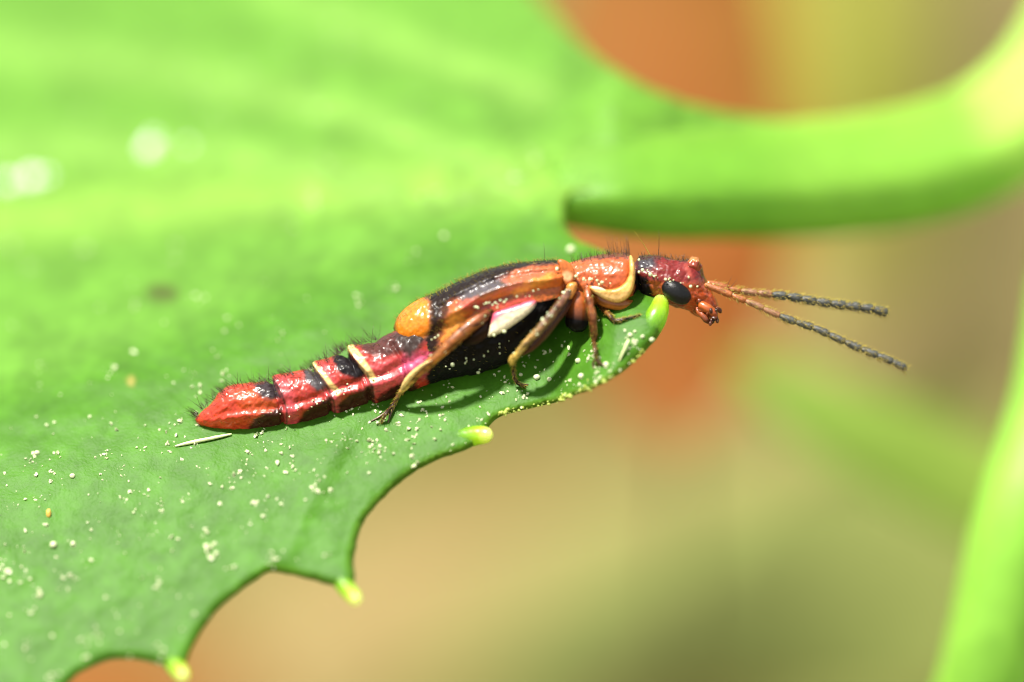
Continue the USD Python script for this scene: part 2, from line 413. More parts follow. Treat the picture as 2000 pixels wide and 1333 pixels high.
# cross-section of the petiole: a flat channelled upper face that ends in a front ridge, a rounded underside
sec = chaikin([(1.0, .42), (.62, .02), (.2, -.42), (-.05, -.66), (-.32, -.76), (-.66, -.62), (-1.0, -.12), (-1.08, .45), (-.5, .85), (.3, .95), (.85, .8)], 3)
t_ = np.concatenate([[0], np.cumsum(np.hypot(np.diff(px_), np.diff(py_)))])
tq = np.linspace(0, t_[-1], 150)
spx = PchipInterpolator(t_, np.stack([px_, py_, pw_, pr_], -1))(tq)
pc = PchipInterpolator(t_, np.array(pcols))(tq)
tg = np.gradient(spx[:, :2], axis=0); tg /= np.linalg.norm(tg, axis=1, keepdims=True); nn = np.stack([tg[:, 1], -tg[:, 0]], -1)
qq = P(spx[:, None, 0] + nn[:, None, 0] * spx[:, None, 3] * sec[None, :, 0], spx[:, None, 1] + nn[:, None, 1] * spx[:, None, 3] * sec[None, :, 0], spx[:, None, 2] + spx[:, None, 3] * K * sec[None, :, 1])
qq = qq + .05 * (meshkit.fbm(qq * [1.2, 3, 3], 3, 9) - .5)[..., None] * U
ns = len(sec)
pv, pf = close_ends(qq.reshape(-1, 3), lattice(len(tq), ns), len(tq), ns)
c = np.repeat(pc, ns, 0); c = np.vstack([c, c[0], c[-1]])
obj('petiole', (pv, pf), 'petiole', plant, c)
ws = pw_[-1]
gy = 2900.0
stem_pts = [(1690, gy, ground_w(1690, gy)), (1760, 2200, 20), (1870, 1500, 5.6), (1925, 1330, 4.8), (1990, 1040, 4.6), (2075, 760, 5.8), (2130, 400, ws), (2160, 0, ws), (2172, -500, ws), (2160, -1100, ws + .5)]
tb, c = tube(stem_pts, [95, 95, 96, 98, 98, 96, 96, 94, 84, 60], 40, 8, [(.17, .37, .04)] * 10, bump=.01)
obj('stem', tb, 'petiole', plant, c)

# ------------------------------------------------------------------ granules on the blade
def granules(n, area, rmin, rmax, seed, dens=None):
    r_ = np.random.default_rng(seed); out = []
    x0, x1, y0, y1 = area
    ico = trimesh.creation.icosphere(1)
    while len(out) < n:
        a, b = r_.uniform(x0, x1), r_.uniform(y0, y1)
        if dens is not None and r_.random() > dens(a, b): continue
        for _ in range(r_.choice([1, 1, 1, 2, 4, 7])):
            c, d = a + r_.normal(0, 7), b + r_.normal(0, 9)
            if not ring.buffer(-4).contains(shapely.Point(c, d)): continue
            out.append((c, d, rmin + (rmax - rmin) * r_.random() ** 2.6))
    out = np.array(out[:n]); ws_ = Wtop(out[:, 0], out[:, 1])
    ps = []
    for (c, d, rr), w_ in zip(out, ws_):
        v = ico.vertices * r_.uniform(.4, 1.4, 3) * (1 + .55 * (r_.random((len(ico.vertices), 1)) - .5) * 2)
        q, _r = np.linalg.qr(r_.normal(size=(3, 3)))
        v = v @ q
        ps.append((P(c, d, w_ - .25 * rr * K) + rr * K * v, outward(v, ico.faces)))
    return join(ps)


def band(a, b):
    s = 950 - .2 * a - b
    return .12 + .88 * math.exp(-((s + 60) / 130.) ** 2)


pale_g = join([granules(800, (-40, 1290, 560, 1330), .9, 4.2, 21, band), granules(190, (-40, 1100, 20, 640), 1.2, 4.2, 22), granules(120, (940, 1285, 640, 800), .9, 3.8, 23),
               granules(70, (640, 960, 780, 900), .9, 3.8, 24), granules(120, (-40, 700, 1040, 1330), 1.2, 4.8, 25)])
tag(obj('leaf_granules', pale_g, 'granule', None, smooth=False), 'countless pale granules dusting the upper face of the big green leaf', 'granules', kind='stuff')
big = [(72, 885, 7), (141, 930, 7), (104, 1064, 8.5), (1129, 705, 7), (1135, 735, 7.5), (1017, 732, 5), (1048, 737, 8), (1073, 741, 6), (1170, 700, 5), (1184, 712, 7), (1231, 655, 6.5), (1240, 648, 4), (1273, 664, 6), (1255, 658, 5), (470, 148, 7), (570, 92, 6), (617, 218, 6), (1115, 488, 10), (660, 60, 6)]
ps = []
for i, (a, b, r_) in enumerate(big):
    ps.append(ball(a, b, wt(a, b) - .3 * r_ * K, r_ * .8, 2, (1, .9, .8), .18, i))
tag(obj('leaf_beads', join(ps), 'granule'), 'larger round white beads standing singly on the upper face of the big leaf', 'beads', kind='stuff')
ps = [ball(a, b, wt(a, b) - .3 * r_ * K, r_, 3, (1, 1, .7), .12, a) for a, b, r_ in ((292, 292, 17), (300, 272, 9), (62, 352, 18), (18, 360, 15), (90, 345, 9), (368, 285, 7))]  # white balls added to stand for glints of light on the blade
tag(obj('glint_beads', join(ps), 'glint_bead'), 'blurred white beads added for the bright glints at the far left on the back half of the leaf', 'beads', kind='stuff')
tag(obj('ochre_granule', ball(95, 1003, wt(95, 1003) - .03, 6.5, 2, (.75, 1.3, .8), .2, 3), 'ochre_granule'), 'single ochre yellow granule on the leaf near the left edge below the tail', 'granule')
r_ = np.random.default_rng(31); ps = []
for _ in range(130):
    s_ = r_.uniform(0, 1); a = 970 + 310 * s_; b = float(np.interp(a, [960, 1010, 1060, 1120, 1160, 1200, 1246, 1276, 1297], [822, 803, 795, 775, 760, 738, 704, 670, 640])) + r_.normal(-6, 5)
    rr = 1.0 + 4.0 * r_.random() ** 3
    if not ring.buffer(1.5).contains(shapely.Point(a, b)): continue
    ps.append(ball(a, b, float(Wbase(a, b)) - .1, rr, 1, r_.uniform(.6, 1.3, 3), .3, _))
obj('edge_glands', join(ps), 'yellow_granule', blade).GetPrim().SetCustomDataByKey('kind', 'stuff')
tb = tube([(342, 872, wt(342, 872) - .02), (375, 864, wt(375, 864) - .04), (410, 857, wt(410, 857) - .05), (452, 848, wt(452, 848) - .04)], [1.5, 3.4, 3.4, 1.5], 8, 5, bump=.15)
tag(obj('plant_fibre', tb, 'fibre'), 'thin straight pale fibre lying on the leaf just below the tail tip', 'fibre')
tb = join([tube([(1209, 706, wt(1209, 706)), (1216, 690, wt(1216, 690) - .06), (1228, 664, wt(1228, 664) - .1)], [1, 2.2, 2.2], 8, 4)])
obj('leaf_hair', tb, 'fibre', blade)

# ------------------------------------------------------------------ the insect
insect = thing('insect', 'red insect with orange and black wing covers and beaded antennae standing on the toothed leaf', 'insect')
WC = .12
#        top x, y     bottom x, y   half width mm
body_st = [((381, 818), (384, 826), .04), ((393, 805), (397, 833), .15), ((413, 788), (422, 837), .25), ((430, 766), (442, 840), .34), ((448, 754), (464, 842), .38), ((490, 748), (507, 841), .41),
           ((527, 744), (552, 839), .42), ((533, 747), (556, 836), .405), ((531, 738), (560, 839), .44), ((565, 729), (602, 831), .455), ((603, 721), (645, 815), .46), ((611, 723), (651, 812), .445),
           ((610, 711), (655, 814), .485), ((640, 702), (690, 802), .49), ((668, 693), (722, 793), .49), ((677, 694), (728, 790), .475), ((680, 676), (733, 792), .525), ((727, 671), (768, 781), .54),
           ((752, 656), (802, 766), .56), ((785, 640), (836, 752), .60), ((850, 592), (872, 741), .56), ((900, 566), (908, 735), .58), ((960, 540), (946, 727), .62), ((1010, 527), (985, 713), .62),
           ((1050, 520), (1034, 676), .64), ((1088, 514), (1078, 636), .57), ((1106, 517), (1108, 606), .48), ((1122, 511), (1146, 598), .50), ((1160, 501), (1180, 597), .56), ((1212, 495), (1222, 592), .57),
           ((1231, 499), (1237, 580), .48), ((1240, 514), (1247, 570), .30), ((1249, 501), (1257, 581), .38), ((1275, 499), (1277, 586), .44), ((1298, 501), (1297, 592), .47), ((1322, 508), (1320, 600), .48),
           ((1344, 507), (1340, 605), .45), ((1358, 508), (1352, 608), .41), ((1370, 520), (1358, 612), .36), ((1377, 542), (1366, 617), .30), ((1388, 566), (1376, 622), .24), ((1400, 588), (1386, 624), .16), ((1405, 603), (1398, 614), .06)]
T_ = np.array([s[0] for s in body_st], float); B_ = np.array([s[1] for s in body_st], float); H_ = np.array([s[2] for s in body_st])
tt = np.concatenate([[0], np.cumsum(np.maximum(np.linalg.norm(np.diff((T_ + B_) / 2, axis=0), axis=1), 3.0))])
nu, nv = 620, 132
u = np.linspace(0, tt[-1], nu)
Ti, Bi, Hi = PchipInterpolator(tt, T_)(u), PchipInterpolator(tt, B_)(u), PchipInterpolator(tt, H_)(u)
phi = np.linspace(0, 2 * np.pi, nv, endpoint=False)
sn, cs = np.sin(phi), np.cos(phi)
pw = lambda z, e: np.sign(z) * np.abs(z) ** e
mid_, hv = (Ti + Bi) / 2, (Ti - Bi) / 2
bx = mid_[:, None, 0] + hv[:, None, 0] * pw(sn, .92)[None]
by = mid_[:, None, 1] + hv[:, None, 1] * pw(sn, .92)[None]
# lateral ridge of the abdomen, pleural furrow above it
abd = smoothstep(400, 450, mid_[:, 0]) * smoothstep(860, 780, mid_[:, 0])
hw = Hi[:, None] * (1 + abd[:, None] * (.07 * np.exp(-((sn + .38) / .16) ** 2) - .10 * np.exp(-((sn + .08) / .14) ** 2) - .16 * np.exp(-((sn + .75) / .2) ** 2))[None])
bw = WC - hw * pw(cs, .92)[None]
q = P(bx, by, bw)
wr = meshkit.fbm(q * 9, 3, 6) - .5
wr2 = meshkit.fbm(q * [26, 26, 26], 2, 16) - .5
seams = [[(531, 742), (545, 766), (556, 800), (556, 836)], [(608, 716), (632, 748), (648, 785), (652, 812)], [(676, 690), (712, 728), (724, 760), (728, 790)], [(770, 672), (795, 710), (800, 745), (800, 768)]]
gro = sum(np.exp(-(shapely.distance(LineString(l_), shapely.points(bx + 4, by)) / 4.5) ** 2) for l_ in seams)
rad = np.stack([(bx - mid_[:, None, 0]) * K, -(by - mid_[:, None, 1]) * K, bw - WC], -1)
ln = np.maximum(np.linalg.norm(rad, axis=-1, keepdims=True), 1e-6)
amp = np.minimum(ln[..., 0], .3) / .3
dirv = rad / ln
q = q + ((wr * .065 + wr2 * .012 - .05 * gro) * amp)[..., None] * (dirv[..., :1] * R + dirv[..., 1:2] * U + dirv[..., 2:] * F)
bv, bf = close_ends(q.reshape(-1, 3), lattice(nu, nv), nu, nv)
RED, PINK, ORANGE, BLACK, GREY, CREAM, BROWN, MAROON = (.30, .019, .009), (.40, .045, .05), (.42, .105, .008), (.006, .005, .005), (.05, .042, .045), (.70, .47, .17), (.07, .018, .006), (.16, .012, .012)
X, Y = bx.ravel(), by.ravel()
jit = (meshkit.fbm(q.reshape(-1, 3) * 14, 3, 41) - .5) * 11
X2, Y2 = X + jit, Y + (meshkit.fbm(q.reshape(-1, 3) * 14, 3, 42) - .5) * 11
bc = np.tile(np.array(RED), (len(X), 1))
# abdomen
paint(bc, X2, Y2, [(380, 815), (450, 760), (500, 750), (520, 800), (470, 845), (390, 840)], (.40, .03, .008), 12)
paint(bc, X2, Y2, [(460, 770), (520, 748), (545, 790), (520, 815), (470, 800)], (.42, .06, .008), 12, .7)
for pl in ([(535, 740), (560, 735), (580, 790), (585, 835), (560, 838)], [(612, 715), (640, 712), (665, 770), (668, 810), (650, 812)], [(690, 720), (800, 690), (835, 700), (800, 750), (730, 775)]):
    paint(bc, X2, Y2, pl, PINK, 10, .85)
paint(bc, X2, Y2, [(790, 690), (850, 690), (830, 735), (780, 745)], (.5, .07, .16), 10, .8)
paint(bc, X2, Y2, [(494, 750), (534, 738), (552, 776), (522, 782), (500, 768)], (.028, .02, .022), 6)
paint(bc, X2, Y2, [(592, 722), (612, 712), (642, 756), (618, 764), (597, 745)], (.045, .038, .04), 5)
paint(bc, X2, Y2, [(648, 700), (676, 682), (720, 730), (692, 742), (660, 726)], (.010, .008, .009), 5)
for pl in ([(484, 832), (512, 808), (552, 797), (553, 850), (490, 850)], [(580, 830), (596, 800), (648, 773), (656, 830), (580, 850)], [(660, 790), (686, 768), (728, 752), (734, 800), (660, 830)], [(736, 780), (760, 760), (800, 738), (830, 770), (740, 800)]):
    paint(bc, X2, Y2, pl, (.030, .009, .004), 5)  # dark belly pigment, with the shade of the underside painted in
paint(bc, X2, Y2, [(700, 672), (760, 648), (800, 640), (800, 690), (740, 698), (712, 690)], (.06, .018, .014), 8)
for ln_, wd in (([(681, 676), (697, 692), (715, 720), (728, 740)], 14), ([(612, 712), (628, 728), (645, 750), (660, 768)], 10)):
    stroke(bc, X2 * .4 + X * .6, Y2 * .4 + Y * .6, ln_, wd, CREAM, 2.5)
for ln_ in ([(531, 742), (545, 766), (556, 800), (556, 836)], [(608, 716), (632, 748), (648, 785), (652, 812)], [(676, 690), (712, 728), (724, 760), (728, 790)]):
    stroke(bc, X - 4, Y, ln_, 4, (.02, .006, .006), 2, .8)
# hind body, black below
paint(bc, X2, Y2, [(840, 600), (1075, 500), (1100, 600), (1085, 650), (985, 740), (840, 770), (832, 735), (858, 690)], BLACK, 6)
paint(bc, X2, Y2, [(770, 660), (860, 570), (1070, 500), (1090, 520), (900, 600), (800, 700)], (.03, .018, .015), 8)
# fore body
paint(bc, X2, Y2, [(1082, 500), (1150, 490), (1250, 480), (1243, 620), (1140, 620), (1090, 600)], (.36, .075, .012), 5)
paint(bc, X2, Y2, [(1150, 500), (1225, 492), (1230, 530), (1200, 560), (1140, 548), (1130, 525)], (.36, .068, .016), 7)
paint(bc, X2, Y2, [(1085, 492), (1240, 480), (1240, 502), (1160, 507), (1120, 512)], (.03, .012, .008), 3, .8)
paint(bc, X2, Y2, [(1120, 590), (1250, 585), (1250, 620), (1120, 620)], (.22, .06, .008), 5)
# head
paint(bc, X2, Y2, [(1241, 480), (1420, 480), (1420, 640), (1241, 640)], (.14, .012, .010), 3)
paint(bc, X2, Y2, [(1335, 555), (1390, 545), (1420, 600), (1400, 640), (1340, 625)], (.34, .05, .007), 9)
paint(bc, X2, Y2, [(1262, 548), (1300, 552), (1296, 600), (1270, 590)], (.26, .05, .006), 5)
paint(bc, X2, Y2, [(1240, 495), (1278, 497), (1282, 520), (1262, 530), (1242, 530)], (.035, .03, .036), 9)
paint(bc, X2, Y2, [(1238, 535), (1262, 540), (1282, 590), (1238, 592)], (.006, .004, .004), 4)
paint(bc, X2, Y2, [(1240, 490), (1350, 495), (1350, 512), (1290, 506), (1245, 508)], (.04, .012, .008), 3, .8)
stroke(bc, X, Y, [(1340, 520), (1352, 550), (1368, 560)], 8, (.30, .05, .03), 4, .7)
bc = np.vstack([bc, bc[0], bc[-1]])
body = obj('body', (bv, bf), 'chitin', insect, bc)

# wing covers
el_st = [((768, 642), (776, 652), .08), ((774, 624), (788, 680), .34), ((790, 604), (810, 688), .50), ((818, 585), (838, 687), .60), ((850, 572), (868, 680), .68), ((895, 550), (908, 660), .74), ((945, 529), (950, 624), .76),
         ((1000, 515), (1000, 601), .74), ((1050, 510), (1044, 592), .71), ((1078, 508), (1076, 586), .66), ((1094, 510), (1096, 578), .60), ((1103, 522), (1106, 562), .50)]
Te, Be, He = np.array([s[0] for s in el_st], float), np.array([s[1] for s in el_st], float), np.array([s[2] for s in el_st])
te = np.concatenate([[0], np.cumsum(np.linalg.norm(np.diff((Te + Be) / 2, axis=0), axis=1))])
nu, nv = 240, 90


def elytron(side):
    u = np.linspace(0, te[-1], nu)
    Ti, Bi, Hi = PchipInterpolator(te, Te)(u), PchipInterpolator(te, Be)(u), PchipInterpolator(te, He)(u)
    a = np.concatenate([np.linspace(-np.pi / 2, np.pi / 2, nv), np.linspace(np.pi / 2, -np.pi / 2, 24)[1:-1]])
    inner = np.concatenate([np.ones(nv), np.full(22, .84)])
    # the dorsal edge lies on the mid line, the lower edge stands out to the side
    s_, c_ = np.sin(a), np.abs(np.cos(a))
    mid_, hv = (Ti + Bi) / 2, (Ti - Bi) / 2
    ex = mid_[:, None, 0] + hv[:, None, 0] * (s_ * np.where(inner < 1, .95, 1))[None]
    ey = mid_[:, None, 1] + hv[:, None, 1] * (s_ * np.where(inner < 1, .95, 1))[None]
    out = inner * (.05 + .95 * np.where(s_ > -.2, c_ ** .85, np.maximum(c_ ** .85, .93 + 0 * c_)))
    off = Hi[:, None] * out[None]
    # shoulder ridge and groove along the side
    rr = (.08 * np.exp(-((s_ - .05) / .18) ** 2) - .06 * np.exp(-((s_ - .42) / .14) ** 2))[None] * smoothstep(.12, .4, u / te[-1])[:, None] * (inner == 1)
    ew = WC - side * (off + rr + .012)
    q = P(ex, ey, ew)
    wr = (meshkit.fbm(q * 11, 3, 26) - .5) * .05 + (meshkit.fbm(q * 30, 2, 27) - .5) * .014
    q = q + (wr * (inner == 1)[None] * (c_ ** .5)[None])[..., None] * (-F * side * .7 + U * .7)
    n2 = len(a)
    v, f = close_ends(q.reshape(-1, 3), lattice(nu, n2), nu, n2)
    X, Y = ex.ravel(), ey.ravel()
    X2 = X + (meshkit.fbm(q.reshape(-1, 3) * 13, 3, 51) - .5) * 14; Y2 = Y + (meshkit.fbm(q.reshape(-1, 3) * 13, 3, 52) - .5) * 14
    c = np.tile(np.array((.012, .008, .007)), (len(X), 1))
    paint(c, X2, Y2, [(848, 664), (862, 600), (888, 584), (930, 570), (985, 552), (1000, 532), (1040, 521), (1095, 517), (1110, 560), (1080, 600), (1000, 612), (940, 640), (880, 670), (850, 685)], (.40, .085, .010), 7)
    paint(c, X2, Y2, [(880, 592), (930, 584), (960, 588), (1040, 575), (1040, 596), (960, 606), (900, 604)], (.42, .045, .035), 7, .85)
    paint(c, X2, Y2, [(970, 545), (1040, 524), (1085, 527), (1060, 546), (990, 570)], (.33, .09, .05), 8, .7)
    paint(c, X2, Y2, [(892, 578), (930, 556), (975, 544), (990, 556), (950, 576), (905, 588)], (.06, .05, .055), 6)
    paint(c, X2, Y2, [(862, 664), (878, 618), (900, 602), (908, 622), (896, 646), (880, 664)], (.58, .24, .03), 9, .9)
    stroke(c, X2, Y2, [(1008, 572), (1040, 556), (1070, 543)], 16, (.6, .24, .03), 7, .8)  # gloss highlight along the side, painted as a yellow streak
    paint(c, X2 * .3 + X * .7, Y2 * .3 + Y * .7, oval(808, 629, 33, 51, 22), (.55, .15, .003), 8)
    paint(c, X2, Y2, [(838, 590), (866, 580), (880, 600), (866, 640), (852, 684), (836, 690), (842, 640)], (.014, .008, .006), 7, .92)
    stroke(c, X2, Y2, [(860, 684), (905, 662), (950, 626), (1000, 604), (1044, 594), (1080, 588)], 10, (.04, .010, .005), 5, .9)
    stroke(c, X2, Y2, [(895, 612), (940, 596), (1000, 580)], 9, (.09, .018, .007), 6, .7)
    stroke(c, X, Y, [(768, 644), (786, 682), (830, 690), (870, 680)], 7, (.02, .01, .008), 3, .9)
    return (v, f), np.vstack([c, c[0], c[-1]])


for sd, lb in ((1, None), (-1, None)):
    e, c = elytron(sd)
    obj('wing_cover', e, 'chitin', insect, c)


def patch(poly, w, bulge, thick=.05, soft=10, step=2.5, seed=0):
    """A cushion-shaped plate: outline on the grid, swelling towards the viewer."""
    g = Polygon(chaikin(poly, 2)).buffer(0)
    ed = np.array([g.exterior.interpolate(s).coords[0] for s in np.arange(0, g.exterior.length, step)])
    x0, y0, x1, y1 = g.bounds
    xs, ys = np.meshgrid(np.arange(x0, x1, step), np.arange(y0, y1, step), indexing='ij')
    gr = np.stack([xs.ravel(), ys.ravel()], -1); gr = gr[shapely.contains(g.buffer(-step * .6), shapely.points(gr))]
    p2 = np.vstack([ed, gr]); nb_ = len(ed)
    tr = Delaunay(p2).simplices; tr = tr[shapely.contains(g.buffer(.1), shapely.points(p2[tr].mean(1)))]
    a1, a2 = p2[tr[:, 1]] - p2[tr[:, 0]], p2[tr[:, 2]] - p2[tr[:, 0]]
    tr = np.where((a1[:, 0] * a2[:, 1] - a1[:, 1] * a2[:, 0] > 0)[:, None], tr[:, ::-1], tr)
    dd = shapely.distance(g.exterior, shapely.points(p2)); prof = np.sqrt(np.clip(1 - (1 - np.clip(dd / soft, 0, 1)) ** 2, 0, 1))
    wv = w(p2[:, 0], p2[:, 1]) if callable(w) else np.full(len(p2), w)
    f_ = P(p2[:, 0], p2[:, 1], wv - bulge * prof - .012 * prof * (meshkit.noise(np.stack([p2[:, 0] / 6, p2[:, 1] / 6, 0 * dd + seed], -1)) - .5))
    b_ = P(p2[nb_:, 0], p2[nb_:, 1], wv[nb_:] + thick * prof[nb_:])
    trb = np.where(tr < nb_, tr, tr + len(p2) - nb_)[:, ::-1]
    return (np.vstack([f_, b_]), np.vstack([tr, trb])), np.vstack([p2, p2[nb_:]])


# pale folded wing edge below the wing cover
pf, pp = patch([(952, 660), (953, 656), (957, 628), (961, 612), (975, 606), (1005, 597), (1040, 585), (1050, 589), (1042, 606), (1012, 630), (982, 650)], -.61, .09, .05, 14)
c = np.tile(np.array((.66, .58, .38)), (len(pp), 1))
stroke(c, pp[:, 0], pp[:, 1], [(955, 622), (975, 606), (1005, 595), (1044, 582)], 24, (.55, .08, .13), 6)
obj('wing_edge', pf, 'horn', insect, c).GetPrim().SetCustomDataByKey('label', 'cream white wing edge with a pink upper rim')
# collar of the fore body: pale flange
cres = [(1149, 556), (1151, 566), (1168, 579), (1188, 589), (1205, 593), (1221, 588), (1233, 574), (1240, 553), (1241, 522), (1236, 500), (1228, 497), (1230, 530), (1225, 547), (1213, 560), (1196, 566), (1175, 565)]
pf, pp = patch(cres, lambda a, b: np.interp(b, [495, 520, 545, 570, 595], [-.30, -.42, -.45, -.46, -.40]), .07, .08, 7, 2.0)
c = np.tile(np.array((.66, .36, .09)), (len(pp), 1))
stroke(c, pp[:, 0], pp[:, 1], [(1150, 558), (1175, 566), (1200, 567), (1222, 552), (1230, 530)], 8, (.52, .17, .03), 4, .8)
stroke(c, pp[:, 0], pp[:, 1], [(1165, 573), (1190, 580), (1208, 581), (1224, 572)], 6, (.76, .50, .2), 4, .8)
obj('collar', pf, 'horn', insect, c)
tb, c = tube([(1149, 562, -.44), (1165, 564, -.5), (1182, 568, -.49)], [2, 4, 2], 10, 5, [(.75, .6, .4)] * 3)
obj('collar_ridge', tb, 'horn', insect, c)
# pale plates at the wing shoulder
pf, pp = patch([(1086, 506), (1106, 508), (1124, 526), (1122, 548), (1108, 560), (1098, 548), (1094, 526)], -.5, .03, .06, 10)
c = np.tile(np.array((.40, .10, .016)), (len(pp), 1)); paint(c, pp[:, 0], pp[:, 1], oval(1108, 540, 10, 9, 20), (.6, .3, .14), 4)
obj('shoulder_plate', pf, 'horn', insect, c)
pf, pp = patch([(1106, 552), (1130, 550), (1124, 575), (1112, 590), (1105, 574)], -.5, .08, .06, 8)
obj('shoulder_plate', pf, 'horn', insect, np.tile(np.array((.48, .19, .035)), (len(pp), 1)))
# leg bases
tb, c = tube([(1124, 574, -.25), (1130, 598, -.3), (1127, 625, -.3), (1123, 642, -.25), (1121, 648, -.25)], [16, 24, 23, 18, 4], 24, 7, [(.26, .06, .008), (.26, .06, .008), BLACK, BLACK, BLACK], bump=.05)
obj('leg_base', tb, 'chitin', insect, c)
tb, c = tube([(1160, 572, -.3), (1185, 590, -.32), (1212, 595, -.28), (1236, 590, -.2)], [6, 12, 12, 4], 20, 7, [(.30, .085, .01)] * 4, bump=.05)
obj('leg_base', tb, 'chitin', insect, c)
tb, c = tube([(905, 668, -.3), (945, 640, -.42), (962, 618, -.40)], [16, 20, 6], 20, 7, [BLACK, (.03, .01, .006), (.08, .02, .01)], bump=.05)
obj('leg_base', tb, 'chitin', insect, c)
# snout side lump and antennal knobs
for w_ in (-.14, .34):
    bv2, bf2 = ball(1356, 517, w_, 13.5, 3, (1, 1, .9), .35, 4)
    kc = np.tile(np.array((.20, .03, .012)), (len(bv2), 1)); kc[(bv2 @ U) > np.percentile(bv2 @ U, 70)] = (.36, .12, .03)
    obj('antenna_knob', (bv2, bf2), 'chitin', insect, kc)
# eyes
for w_ in (-.31, .55):
    s = trimesh.creation.icosphere(4)
    v = s.vertices; a = math.radians(34)
    ex_, ey_ = v[:, 0] * (31 + 3 * np.abs(v[:, 1])), v[:, 1] * 20
    obj('eye', (P(1321 + ex_ * math.cos(a) + ey_ * math.sin(a), 571 + ex_ * math.sin(a) - ey_ * math.cos(a), w_ + v[:, 2] * .15), s.faces if trimesh.Trimesh(np.stack([ex_, ey_, v[:, 2]], -1), s.faces, process=False).volume > 0 else s.faces), 'eye', insect)
# mouthparts: palps and jaws
def chainc(pts, rads, c0, c1, bump=.1, sides=10, seed=0):
    n = len(pts); cols = [np.array(c0) * (1 - i / (n - 1)) + np.array(c1) * i / (n - 1) for i in range(n)]
    return tube(pts, rads, sides, 5, cols, bump=bump, seed=seed)


for pts, rads, c0, c1 in (([(1368, 596, -.2), (1384, 604, -.26), (1394, 612, -.26), (1400, 622, -.22)], [9, 9, 8, 3], (.40, .08, .01), (.16, .03, .008)),
                          ([(1360, 606, -.12), (1372, 616, -.2), (1379, 624, -.22), (1384, 632, -.2)], [8, 7, 7, 2], (.30, .06, .01), (.03, .01, .006)),
                          ([(1384, 596, .1), (1396, 604, .05), (1404, 606, .02), (1408, 612, 0)], [8, 7, 6, 2], (.36, .08, .01), (.08, .02, .008)),
                          ([(1352, 604, .1), (1366, 612, .1), (1378, 614, .1)], [8, 8, 3], (.36, .06, .01), (.2, .04, .01))):
    tb, c = chainc(pts, rads, c0, c1)
    obj('mouthpart', tb, 'chitin', insect, c)


ps, pcs = [], []
r_ = np.random.default_rng(77)
for k in range(26):
    s_ = r_.uniform(); a = 1364 + 34 * s_ + r_.normal(0, 6); b = 598 + 24 * s_ + r_.normal(0, 6)
    ps.append(ball(a, b, -.16 - .1 * s_ + r_.normal(0, .04), r_.uniform(3, 6.5), 1, r_.uniform(.6, 1.4, 3), .35, k))
    pcs.append(np.tile(np.array((.28, .05, .009)) * (1 - s_) + np.array((.03, .010, .005)) * s_, (42, 1)) * r_.uniform(.5, 1.3))
obj('mouth_clump', join(ps), 'horn', insect, np.vstack(pcs))
# antennae: a scape and ten beads each
def antenna(line, seg, w0, w1, lean, hair_list, seed):
    line = np.asarray(line, float)
    t = np.concatenate([[0], np.cumsum(np.linalg.norm(np.diff(line, axis=0), axis=1))])
    cx, cy = PchipInterpolator(t, line[:, 0]), PchipInterpolator(t, line[:, 1])
    an = UsdGeom.Xform.Define(stage, numbered(str(insect.GetPath()), 'antenna'))
    n = len(seg)
    for i, (a, b, ra, rm, rb, c_) in enumerate(seg):
        s_ = np.array([a, a + .06 * (b - a), a + .3 * (b - a), a + .72 * (b - a), b - .05 * (b - a), b]) * t[-1]
        w_ = w0 + (w1 - w0) * s_ / t[-1]
        pts = np.stack([cx(s_), cy(s_), w_], -1)
        tb, c = tube(pts, [ra * .5, ra, (ra + 2 * rm) / 3, rm, rb, rb * .62], 18, 4, [np.array(c_) * k for k in (1.5, 1.2, 1, 1, 1.1, 1.7)], bump=.13, seed=seed + i)
        obj('segment', tb, 'velvet', an, c)
        # hairs of this segment
        for _ in range(58 if i > 2 else 36):
            f_ = rng.uniform(a, b) * t[-1]; al = rng.uniform(0, 2 * np.pi)
            p0 = P(float(cx(f_)), float(cy(f_)), w0 + (w1 - w0) * f_ / t[-1])
            p1 = P(float(cx(f_ + 1)), float(cy(f_ + 1)), w0 + (w1 - w0) * (f_ + 1) / t[-1])
            tg = (p1 - p0) / np.linalg.norm(p1 - p0); e1 = np.cross(tg, F); e1 /= np.linalg.norm(e1); e2 = np.cross(tg, e1)
            d_ = math.cos(al) * e1 + math.sin(al) * e2
            hair_list.append((p0 + d_ * rm * K * .92, d_ * .75 + tg * rng.uniform(.5, 1.0), rng.uniform(6, 11) * K, .55 * K))
    return an


AO, AB, AD = (.24, .068, .013), (.20, .09, .04), (.04, .042, .034)
hg_ant, hd = [], []
up_line = [(1376, 552), (1405, 559), (1440, 568), (1501, 575), (1542, 580), (1581, 587), (1607, 591), (1644, 596), (1676, 600), (1712, 606), (1733, 611)]
lo_line = [(1376, 556), (1405, 567), (1436, 580), (1478, 597), (1506, 610), (1540, 624), (1593, 642), (1639, 663), (1685, 683), (1742, 706), (1772, 722)]
br = [0, .135, .20, .29, .37, .45, .53, .61, .69, .77, .85, .925, 1.0]
def segs(r0, r1, tip):
    out = []
    for i in range(12):
        a, b = br[i], br[i + 1]; c_ = AO if i < 2 else AB if i < 4 else AD
        r_m = r0 + (r1 - r0) * smoothstep(0, 6, i)
        if i == 0: out.append((a, b, 5, 7.5, 6.5, AO))
        elif i == 11: out.append((a, b + .0, r_m * .8, r_m, r_m * tip, c_))
        else: out.append((a - .001, b + .001, r_m * .6, r_m, r_m * .86, c_))
    return out
antenna(lo_line, segs(6.4, 7.6, .35), -.26, -.62, 0, hg_ant, 3)
antenna(up_line, segs(6.4, 9.3, .8), .12, .35, 0, hg_ant, 33)

# legs: near side, then far side
LB, LO, LT, LD = (.08, .022, .006), (.24, .07, .010), (.50, .32, .07), (.03, .014, .008)
LEG_HAIR = []


